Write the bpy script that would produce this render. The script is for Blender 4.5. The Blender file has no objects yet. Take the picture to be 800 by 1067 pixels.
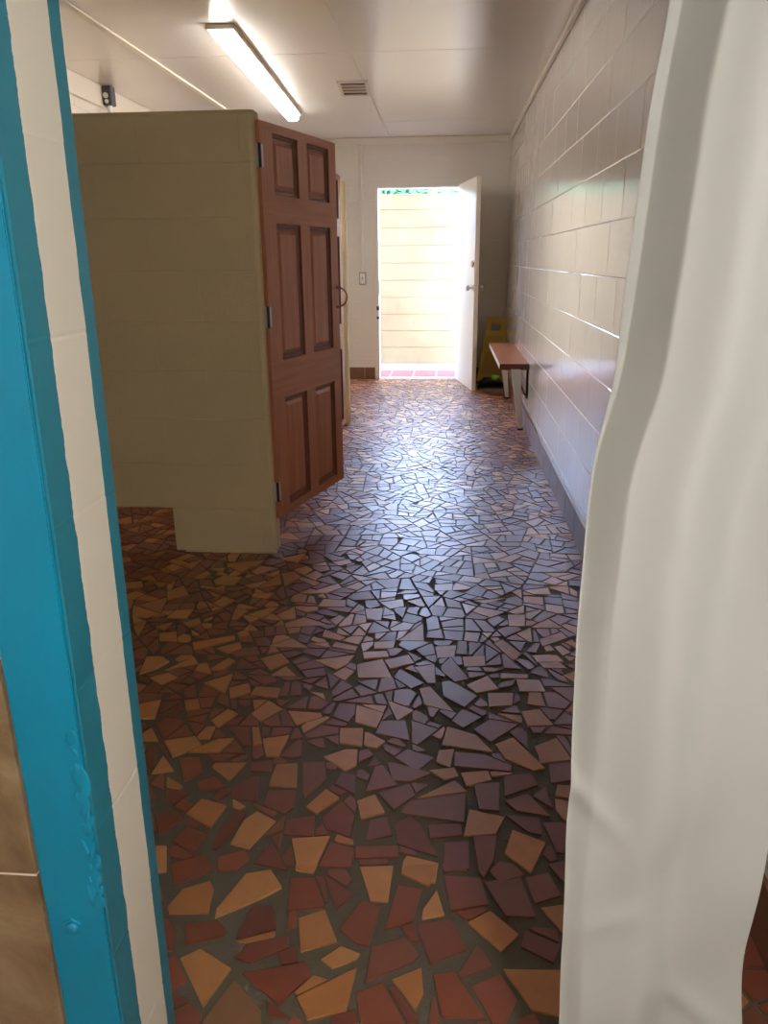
# A tiled washroom hall seen through a doorway
SKY, SUN, EXPO, ROLLS = 31.0, 0.2, 1.15, -1.0
import bpy, bmesh, math, random
from mathutils import Vector, Matrix

S = bpy.context.scene
COL = S.collection
rnd = random.Random(7)

# ------------------------------------------------------------------ materials
def mat(name, col, rough=0.5, spec=0.5, var=0.0, vscale=3.0, vstretch=(1, 1, 1), col2=None, bump=0.0, bscale=60.0,
        bstretch=(1, 1, 1), metallic=0.0, rvar=0.0, emit=None, estr=0.0, coat=0.0):
    m = bpy.data.materials.new(name); m.use_nodes = True
    nt = m.node_tree; N = nt.nodes; L = nt.links
    b = N['Principled BSDF']
    b.inputs['Base Color'].default_value = (*col, 1)
    b.inputs['Roughness'].default_value = rough
    b.inputs['Specular IOR Level'].default_value = spec
    b.inputs['Metallic'].default_value = metallic
    if coat:
        b.inputs['Coat Weight'].default_value = coat
        b.inputs['Coat Roughness'].default_value = 0.2
    if emit:
        b.inputs['Emission Color'].default_value = (*emit, 1)
        b.inputs['Emission Strength'].default_value = estr
    tc = N.new('ShaderNodeTexCoord')
    def noise(scale, stretch, detail=4):
        mp = N.new('ShaderNodeMapping'); mp.inputs['Scale'].default_value = stretch
        L.new(tc.outputs['Object'], mp.inputs['Vector'])
        n = N.new('ShaderNodeTexNoise'); n.inputs['Scale'].default_value = scale; n.inputs['Detail'].default_value = detail
        L.new(mp.outputs[0], n.inputs['Vector'])
        return n
    if var or col2:
        n = noise(vscale, vstretch, 5)
        r = N.new('ShaderNodeValToRGB')
        c2 = col2 if col2 else tuple(max(0, c * (1 - var)) for c in col)
        r.color_ramp.elements[0].position = 0.32; r.color_ramp.elements[0].color = (*c2, 1)
        r.color_ramp.elements[1].position = 0.68; r.color_ramp.elements[1].color = (*col, 1)
        L.new(n.outputs[0], r.inputs[0]); L.new(r.outputs[0], b.inputs['Base Color'])
    if rvar:
        n = noise(vscale * 1.7, vstretch, 3)
        r = N.new('ShaderNodeMapRange')
        r.inputs['From Min'].default_value = 0.3; r.inputs['From Max'].default_value = 0.7
        r.inputs['To Min'].default_value = max(0.02, rough - rvar); r.inputs['To Max'].default_value = rough + rvar
        L.new(n.outputs[0], r.inputs[0]); L.new(r.outputs[0], b.inputs['Roughness'])
    if bump:
        n = noise(bscale, bstretch, 3)
        bp = N.new('ShaderNodeBump'); bp.inputs['Strength'].default_value = bump; bp.inputs['Distance'].default_value = 0.01
        L.new(n.outputs[0], bp.inputs['Height']); L.new(bp.outputs[0], b.inputs['Normal'])
    return m

M = {}
M['wall_gloss'] = mat('glossy_white_block_paint', (0.79, 0.765, 0.725), rough=0.2, spec=0.9, var=0.05, vscale=1.5, bump=0.16, bscale=6, bstretch=(1, 2.2, 0.25), rvar=0.02, coat=0.8)
M['wall_end'] = mat('cream_wall_paint', (0.80, 0.75, 0.67), rough=0.45, spec=0.4, var=0.05, vscale=1.2, bump=0.08, bscale=30)
M['wall_foyer'] = mat('foyer_wall_paint', (0.80, 0.77, 0.71), rough=0.5, bump=0.1, bscale=40)
M['partition'] = mat('khaki_block_paint', (0.74, 0.60, 0.35), rough=0.5, spec=0.25, var=0.10, vscale=2.2, bump=0.25, bscale=90)
M['ceiling'] = mat('glossy_ceiling_board', (0.83, 0.79, 0.73), rough=0.28, spec=0.7, var=0.05, vscale=1.0, coat=0.6, bump=0.10, bscale=2.0)
M['seam'] = mat('dark_seam', (0.16, 0.12, 0.09), rough=0.9)
M['batten'] = mat('cream_batten', (0.82, 0.76, 0.66), rough=0.35)
M['teal'] = mat('teal_gloss_paint', (0.0, 0.23, 0.40), rough=0.38, spec=0.5, var=0.10, vscale=6, bump=0.12, bscale=22, bstretch=(1, 1, 0.4))
M['wood'] = mat('red_brown_varnished_wood', (0.58, 0.24, 0.13), rough=0.33, spec=0.5, col2=(0.46, 0.17, 0.08), vscale=7, vstretch=(6, 6, 0.35), bump=0.05, bscale=40, bstretch=(6, 6, 0.3))
M['wood_h'] = mat('red_brown_varnished_rail', (0.58, 0.24, 0.13), rough=0.33, spec=0.5, col2=(0.46, 0.17, 0.08), vscale=7, vstretch=(0.35, 6, 6))
M['wood_mould'] = mat('dark_moulding_wood', (0.26, 0.085, 0.045), rough=0.35, spec=0.5, col2=(0.19, 0.06, 0.03), vscale=9)  # moulding rings in the door panels, darker than the rest of the leaf
M['chrome'] = mat('brushed_steel', (0.68, 0.66, 0.62), rough=0.38, metallic=0.35)
M['darkmetal'] = mat('dark_aged_metal', (0.06, 0.05, 0.045), rough=0.45, metallic=0.7)
M['bronze'] = mat('bronze_metal', (0.35, 0.24, 0.16), rough=0.32, metallic=1.0)
M['skirt'] = mat('brown_skirting_tile', (0.22, 0.105, 0.06), rough=0.35, var=0.25, vscale=5, bump=0.08)
M['white_door'] = mat('cream_door_paint', (0.80, 0.74, 0.63), rough=0.4, var=0.04, vscale=2)
M['outwall'] = mat('yellow_outdoor_block_paint', (0.20, 0.136, 0.060), rough=0.8, col2=(0.18, 0.104, 0.042), vscale=2.0, bump=0.2, bscale=60)
M['concrete'] = mat('pale_concrete', (0.32, 0.31, 0.29), rough=0.85, var=0.15, vscale=5)
M['paver'] = mat('red_paver', (0.20, 0.06, 0.055), rough=0.7, var=0.2, vscale=9)
M['leaf'] = mat('green_leaf', (0.05, 0.115, 0.045), rough=0.7, spec=0.1, var=0.4, vscale=12)
M['yellow'] = mat('yellow_plastic', (0.85, 0.60, 0.09), rough=0.4, var=0.12, vscale=8)
M['yellow_dark'] = mat('ochre_plastic', (0.72, 0.44, 0.07), rough=0.45)
M['black'] = mat('black_plastic', (0.012, 0.012, 0.014), rough=0.5)
M['grey'] = mat('grey_plastic', (0.22, 0.21, 0.21), rough=0.55)
M['lime'] = mat('lime_plastic', (0.25, 0.62, 0.08), rough=0.4)
M['bench_top'] = mat('red_brown_tile_top', (0.50, 0.19, 0.10), rough=0.25, var=0.12, vscale=3)
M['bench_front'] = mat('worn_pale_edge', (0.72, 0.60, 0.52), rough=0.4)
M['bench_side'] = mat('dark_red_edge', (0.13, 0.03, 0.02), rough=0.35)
M['white_metal'] = mat('white_painted_metal', (0.78, 0.77, 0.74), rough=0.35)
M['vent'] = mat('vent_frame_paint', (0.55, 0.47, 0.40), rough=0.4)
M['ventdark'] = mat('vent_hollow', (0.03, 0.025, 0.02), rough=0.9)
M['housing'] = mat('lamp_housing_paint', (0.74, 0.62, 0.50), rough=0.5)
M['tube'] = mat('lit_diffuser', (0.9, 0.9, 0.88), emit=(1.0, 0.96, 0.90), estr=12.0)
M['lampadded'] = mat('lit_globe', (0.9, 0.9, 0.88), emit=(1.0, 0.97, 0.91), estr=52.0)
M['switch'] = mat('grey_switch_plate', (0.38, 0.34, 0.31), rough=0.5)
M['paper'] = mat('paper_sheet', (0.80, 0.78, 0.74), rough=0.7)
M['sensor'] = mat('charcoal_housing', (0.05, 0.05, 0.06), rough=0.4)

# travertine wall tile
def travertine():
    m = bpy.data.materials.new('travertine_tile'); m.use_nodes = True
    N, L = m.node_tree.nodes, m.node_tree.links; b = N['Principled BSDF']
    tc = N.new('ShaderNodeTexCoord')
    n = N.new('ShaderNodeTexNoise'); n.inputs['Scale'].default_value = 7; n.inputs['Detail'].default_value = 8; n.inputs['Roughness'].default_value = 0.62
    n.inputs['Distortion'].default_value = 0.6
    L.new(tc.outputs['Object'], n.inputs['Vector'])
    r = N.new('ShaderNodeValToRGB'); e = r.color_ramp.elements
    e[0].position = 0.3; e[0].color = (0.12, 0.07, 0.033, 1)
    e[1].position = 0.72; e[1].color = (0.36, 0.27, 0.16, 1)
    q = e.new(0.5); q.color = (0.23, 0.155, 0.085, 1)
    L.new(n.outputs[0], r.inputs[0]); L.new(r.outputs[0], b.inputs['Base Color'])
    b.inputs['Roughness'].default_value = 0.4
    return m
M['travertine'] = travertine()
M['grout_pale'] = mat('pale_grout', (0.70, 0.62, 0.52), rough=0.8)

# block reveal of the near doorway: cream paint between two ragged teal bands
def reveal():
    m = bpy.data.materials.new('reveal_two_tone_paint'); m.use_nodes = True
    N, L = m.node_tree.nodes, m.node_tree.links; b = N['Principled BSDF']
    tc = N.new('ShaderNodeTexCoord'); sp = N.new('ShaderNodeSeparateXYZ'); L.new(tc.outputs['Object'], sp.inputs[0])
    def mth(op, a, c):
        k = N.new('ShaderNodeMath'); k.operation = op
        for i, v in enumerate((a, c)):
            if isinstance(v, (int, float)): k.inputs[i].default_value = v
            else: L.new(v, k.inputs[i])
        return k.outputs[0]
    def rag(scale, amp, seed):
        mp = N.new('ShaderNodeMapping'); mp.inputs['Location'].default_value = (seed, 0, seed); mp.inputs['Scale'].default_value = (0, 0, 1)
        L.new(tc.outputs['Object'], mp.inputs[0])
        n = N.new('ShaderNodeTexNoise'); n.inputs['Scale'].default_value = scale; n.inputs['Detail'].default_value = 6; n.inputs['Roughness'].default_value = 0.65
        L.new(mp.outputs[0], n.inputs['Vector'])
        return mth('MULTIPLY', mth('SUBTRACT', n.outputs[0], 0.5), amp)
    y = sp.outputs['Y']
    a = mth('GREATER_THAN', mth('ADD', y, rag(26, 0.012, 1.3)), 0.829)
    c = mth('LESS_THAN', mth('ADD', y, rag(13, 0.009, 5.7)), 0.916)
    k = mth('MULTIPLY', a, c)
    mx = N.new('ShaderNodeMix'); mx.data_type = 'RGBA'
    L.new(k, mx.inputs[0]); mx.inputs[6].default_value = (0.02, 0.21, 0.30, 1); mx.inputs[7].default_value = (0.84, 0.79, 0.68, 1)
    L.new(mx.outputs[2], b.inputs['Base Color'])
    b.inputs['Roughness'].default_value = 0.36
    n = N.new('ShaderNodeTexNoise'); n.inputs['Scale'].default_value = 35
    L.new(tc.outputs['Object'], n.inputs['Vector'])
    h = mth('ADD', mth('MULTIPLY', n.outputs[0], 0.5), mth('MULTIPLY', k, 0.25))
    bp = N.new('ShaderNodeBump'); bp.inputs['Strength'].default_value = 0.25; bp.inputs['Distance'].default_value = 0.006
    L.new(h, bp.inputs['Height']); L.new(bp.outputs[0], b.inputs['Normal'])
    return m
M['reveal'] = reveal()

# floor tiles: colour comes from each broken tile's own attribute
def floor_tile():
    m = bpy.data.materials.new('broken_clay_tile'); m.use_nodes = True
    N, L = m.node_tree.nodes, m.node_tree.links; b = N['Principled BSDF']
    at = N.new('ShaderNodeAttribute'); at.attribute_name = 'tint'
    tc = N.new('ShaderNodeTexCoord')
    n = N.new('ShaderNodeTexNoise'); n.inputs['Scale'].default_value = 28; n.inputs['Detail'].default_value = 6
    L.new(tc.outputs['Object'], n.inputs['Vector'])
    r = N.new('ShaderNodeMapRange'); r.inputs['To Min'].default_value = 0.78; r.inputs['To Max'].default_value = 1.18
    L.new(n.outputs[0], r.inputs[0])
    mx = N.new('ShaderNodeMix'); mx.data_type = 'RGBA'; mx.blend_type = 'MULTIPLY'; mx.inputs[0].default_value = 1
    L.new(at.outputs['Color'], mx.inputs[6]); L.new(r.outputs[0], mx.inputs[7]); L.new(mx.outputs[2], b.inputs['Base Color'])
    b.inputs['Specular IOR Level'].default_value = 0.9; b.inputs['Coat Weight'].default_value = 0.45; b.inputs['Coat Roughness'].default_value = 0.38
    n2 = N.new('ShaderNodeTexNoise'); n2.inputs['Scale'].default_value = 9
    L.new(tc.outputs['Object'], n2.inputs['Vector'])
    rr = N.new('ShaderNodeMapRange'); rr.inputs['To Min'].default_value = 0.34; rr.inputs['To Max'].default_value = 0.48
    L.new(n2.outputs[0], rr.inputs[0]); L.new(rr.outputs[0], b.inputs['Roughness'])
    bp = N.new('ShaderNodeBump'); bp.inputs['Strength'].default_value = 0.05; bp.inputs['Distance'].default_value = 0.004
    L.new(n.outputs[0], bp.inputs['Height']); L.new(bp.outputs[0], b.inputs['Normal'])
    return m
M['tile'] = floor_tile()
M['grout'] = mat('dark_grout', (0.14, 0.12, 0.085), rough=0.8, spec=0.3, col2=(0.15, 0.125, 0.09), vscale=10, bump=0.3, bscale=120)

def curtain_mat():
    m = bpy.data.materials.new('white_curtain_cloth'); m.use_nodes = True
    N, L = m.node_tree.nodes, m.node_tree.links; b = N['Principled BSDF']
    b.inputs['Base Color'].default_value = (0.60, 0.61, 0.585, 1); b.inputs['Roughness'].default_value = 0.75
    b.inputs['Specular IOR Level'].default_value = 0.25
    tr = N.new('ShaderNodeBsdfTranslucent'); tr.inputs['Color'].default_value = (0.70, 0.69, 0.64, 1)
    mx = N.new('ShaderNodeMixShader'); mx.inputs[0].default_value = 0.22
    L.new(b.outputs[0], mx.inputs[1]); L.new(tr.outputs[0], mx.inputs[2]); L.new(mx.outputs[0], N['Material Output'].inputs['Surface'])
    tc = N.new('ShaderNodeTexCoord')
    n = N.new('ShaderNodeTexNoise'); n.inputs['Scale'].default_value = 9; n.inputs['Detail'].default_value = 5
    L.new(tc.outputs['Object'], n.inputs['Vector'])
    bp = N.new('ShaderNodeBump'); bp.inputs['Strength'].default_value = 0.15; bp.inputs['Distance'].default_value = 0.02
    L.new(n.outputs[0], bp.inputs['Height']); L.new(bp.outputs[0], b.inputs['Normal']); L.new(bp.outputs[0], tr.inputs['Normal'])
    return m
M['curtain'] = curtain_mat()

# ------------------------------------------------------------------ mesh helpers
class MB:
    """Collects shapes into ONE mesh."""
    def __init__(s): s.v, s.f, s.mi, s.sm = [], [], [], []
    def add(s, vs, fs, mi=0, smooth=False):
        o = len(s.v); s.v += [tuple(p) for p in vs]
        for f in fs: s.f.append([o + i for i in f]); s.mi.append(mi); s.sm.append(smooth)
    def box(s, a, b, bev=0.0, mi=0, mtx=None):
        bm = bmesh.new(); bmesh.ops.create_cube(bm, size=1)
        c = [(a[i] + b[i]) / 2 for i in range(3)]; d = [abs(b[i] - a[i]) for i in range(3)]
        bmesh.ops.scale(bm, vec=d, verts=bm.verts); bmesh.ops.translate(bm, vec=c, verts=bm.verts)
        if bev: bmesh.ops.bevel(bm, geom=bm.edges[:], offset=bev, segments=2, affect='EDGES', profile=0.6)
        s.bm(bm, mi, mtx)
    def bm(s, bm, mi=0, mtx=None, smooth=False):
        if mtx is not None: bmesh.ops.transform(bm, matrix=mtx, verts=bm.verts)
        bmesh.ops.recalc_face_normals(bm, faces=bm.faces)
        bm.verts.index_update()
        s.add([v.co.copy() for v in bm.verts], [[v.index for v in f.verts] for f in bm.faces], mi, smooth); bm.free()
    def tube(s, pts, r, n=12, mi=0):
        pts = [Vector(p) for p in pts]; vs, fs = [], []
        for i, p in enumerate(pts):
            t = (pts[min(i + 1, len(pts) - 1)] - pts[max(i - 1, 0)]).normalized()
            u = t.cross(Vector((0, 0, 1)) if abs(t.z) < 0.9 else Vector((1, 0, 0))).normalized(); w = t.cross(u)
            rr = r[i] if isinstance(r, (list, tuple)) else r
            for k in range(n):
                q = 2 * math.pi * k / n; vs.append(p + (u * math.cos(q) + w * math.sin(q)) * rr)
        for i in range(len(pts) - 1):
            for k in range(n):
                a, b2 = i * n + k, i * n + (k + 1) % n
                fs.append([a, b2, b2 + n, a + n])
        s.add(vs, fs, mi, True)
        s.add([vs[k] for k in range(n)], [list(range(n))[::-1]], mi); o = len(vs) - n
        s.add([vs[o + k] for k in range(n)], [list(range(n))], mi)
    def prism(s, poly, y0, y1, mi=0, mtx=None, bev=0.0):
        """poly in x,z extruded from y0 to y1"""
        bm = bmesh.new(); n = len(poly)
        A = [bm.verts.new((x, y0, z)) for x, z in poly]; B = [bm.verts.new((x, y1, z)) for x, z in poly]
        bm.faces.new(A); bm.faces.new(B[::-1])
        for i in range(n): bm.faces.new([A[i], B[i], B[(i + 1) % n], A[(i + 1) % n]])
        if bev: bmesh.ops.bevel(bm, geom=bm.edges[:], offset=bev, segments=2, affect='EDGES')
        s.bm(bm, mi, mtx)
    def build(s, name, mats, parent=None, loc=None):
        me = bpy.data.meshes.new(name); me.from_pydata(s.v, [], s.f)
        for m in (mats if isinstance(mats, (list, tuple)) else [mats]): me.materials.append(m)
        me.polygons.foreach_set('material_index', s.mi); me.polygons.foreach_set('use_smooth', s.sm); me.update()
        o = bpy.data.objects.new(name, me); COL.objects.link(o)
        if loc: o.location = loc
        if parent: o.parent = parent
        return o

def tag(o, label=None, cat=None, group=None, kind=None):
    for k, v in (('label', label), ('category', cat), ('group', group), ('kind', kind)):
        if v: o[k] = v
    return o
def thing(name, label, cat, loc=(0, 0, 0), rz=0.0, group=None):
    o = bpy.data.objects.new(name, None); o.empty_display_size = 0.05; COL.objects.link(o)
    o.location = loc; o.rotation_euler = (0, 0, rz)
    return tag(o, label, cat, group)
def struct(o): o['kind'] = 'structure'; return o

def blocks(mb, org, U, Nn, u0, u1, z0, z1, zoff, course=0.2032, length=0.4064, g=0.003, depth=0.003, mi=0, skip=None, vg=None):
    """a painted concrete block face: each block a shallow frustum so that the joints are real grooves"""
    U, Nn, org = Vector(U), Vector(Nn), Vector(org); vg = g if vg is None else vg
    k0 = int(math.floor((z0 - zoff) / course)); k = k0
    while zoff + k * course < z1 - 1e-6:
        a, b = max(z0, zoff + k * course), min(z1, zoff + (k + 1) * course)
        j = int(math.floor(u0 / length)) - 1
        off = (k % 2) * length / 2
        while j * length + off < u1:
            p, q = max(u0, j * length + off), min(u1, (j + 1) * length + off); j += 1
            if q - p < 0.004 or b - a < 0.004: continue
            if skip and skip((p + q) / 2, (a + b) / 2): continue
            P = [(p, a), (q, a), (q, b), (p, b)]
            gu, gz = min(vg, (q - p) / 3), min(g, (b - a) / 3)
            Q = [(p + gu, a + gz), (q - gu, a + gz), (q - gu, b - gz), (p + gu, b - gz)]
            dj = rnd.uniform(-0.0006, 0.0006)
            vs = [org + U * x + Vector((0, 0, z)) - Nn * depth for x, z in P] + [org + U * x + Vector((0, 0, z)) + Nn * dj for x, z in Q]
            fs = [[4, 5, 6, 7]] + [[i, (i + 1) % 4, (i + 1) % 4 + 4, i + 4] for i in range(4)]
            if (vs[5] - vs[4]).cross(vs[7] - vs[4]).dot(Nn) < 0: fs = [f[::-1] for f in fs]
            mb.add(vs, fs, mi)
        k += 1

# ------------------------------------------------------------------ sizes (metres; camera over the origin, hall along +Y)
XR, XL = 0.621, -2.45
YE, ZC = 8.63, 2.432
YB = -1.9
DX0, DX1, DZ = -0.74, 0.10, 1.965          # far doorway

# ---- right wall
mb = MB()
mb.box((XR + 0.004, YB, -0.02), (XR + 0.15, YE + 0.15, ZC))
blocks(mb, (XR, 0, 0), (0, 1, 0), (-1, 0, 0), YB, YE, 0.0, ZC, -0.0286 + 0.0, course=0.2031, g=0.0035, depth=0.0024, vg=0.0025)
struct(mb.build('wall_right', M['wall_gloss']))
mb = MB()
y = YB + 0.02; k = 0
while y < YE - 0.03:
    y2 = min(y + 0.30, YE - 0.02)
    mb.box((XR - 0.012, y + 0.0015, 0.0), (XR - 0.0005, y2 - 0.0015, 0.142), bev=0.002); y = y2
struct(mb.build('baseboard_right', M['skirt']))

# ---- far wall with its doorway
mb = MB()
T = 0.15
mb.box((XL, YE + 0.004, -0.02), (DX0, YE + T, ZC)); mb.box((DX1, YE + 0.004, -0.02), (XR + 0.15, YE + T, ZC)); mb.box((DX0, YE + 0.004, DZ), (DX1, YE + T, ZC))
def in_door(u, z): return DX0 - 0.001 < u < DX1 + 0.001 and z < DZ
blocks(mb, (0, YE, 0), (1, 0, 0), (0, -1, 0), XL, DX0, 0, DZ, 0.02, g=0.003, depth=0.003, vg=0.001)
blocks(mb, (0, YE, 0), (1, 0, 0), (0, -1, 0), DX1, XR, 0, DZ, 0.02, g=0.003, depth=0.003, vg=0.001)
blocks(mb, (0, YE, 0), (1, 0, 0), (0, -1, 0), XL, XR, DZ, ZC, 0.02, g=0.002, depth=0.002, vg=0.001)
struct(mb.build('wall_end', M['wall_end']))
mb = MB()
x = -2.40
while x < DX0 - 0.06:
    x2 = min(x + 0.30, DX0 - 0.045); mb.box((x + 0.0015, YE - 0.013, 0), (x2 - 0.0015, YE - 0.0005, 0.128), bev=0.002); x = x2
x = DX1 + 0.05
while x < XR - 0.02:
    x2 = min(x + 0.30, XR - 0.015); mb.box((x + 0.0015, YE - 0.013, 0), (x2 - 0.0015, YE - 0.0005, 0.128), bev=0.002); x = x2
struct(mb.build('baseboard_end', M['skirt']))
# trim along the top of the far wall, and along the right wall
mb = MB(); mb.box((XL + 0.002, YE - 0.022, ZC - 0.062), (XR - 0.026, YE - 0.0005, ZC - 0.001), bev=0.006)
struct(mb.build('trim_1', M['batten']))
mb = MB(); mb.box((XR - 0.024, 0.96, ZC - 0.040), (XR - 0.0005, YE - 0.002, ZC - 0.001), bev=0.008)
struct(mb.build('trim_2', M['batten']))

# ---- left wall with a board along its top
mb = MB(); mb.box((XL - 0.15, YB, -0.02), (XL - 0.004, YE + T, ZC))
blocks(mb, (XL, 0, 0), (0, 1, 0), (1, 0, 0), YB, YE, 0, ZC, 0.0, g=0.003, depth=0.003)
struct(mb.build('wall_left', M['wall_end']))
mb = MB(); mb.box((XL + 0.0005, 0.97, 2.295), (XL + 0.028, YE - 0.024, ZC - 0.001), bev=0.004)
struct(mb.build('trim_3', M['batten']))

# ---- ceiling: boards with open seams
mb = MB(); mb.box((XL - 0.15, YB - 0.1, ZC + 0.012), (XR + 0.15, YE + T, ZC + 0.15), mi=1)
xs = [XL - 0.02, -1.82, -0.602, XR + 0.02]
ys = [YB - 0.05, 0.31, 2.75, 5.205, 7.69, YE + 0.02]
for i in range(3):
    for j in range(len(ys) - 1):
        mb.box((xs[i] + 0.0012, ys[j] + 0.0032, ZC + 0.001 * ((i + j) % 2)), (xs[i + 1] - 0.0012, ys[j + 1] - 0.0032, ZC + 0.0122), bev=0.0018)
struct(mb.build('ceiling', [M['ceiling'], M['seam']]))
mb = MB(); mb.box((-1.838, 0.97, ZC - 0.010), (-1.802, YE - 0.024, ZC + 0.0005), bev=0.003)
struct(mb.build('trim_4', M['batten']))

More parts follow.
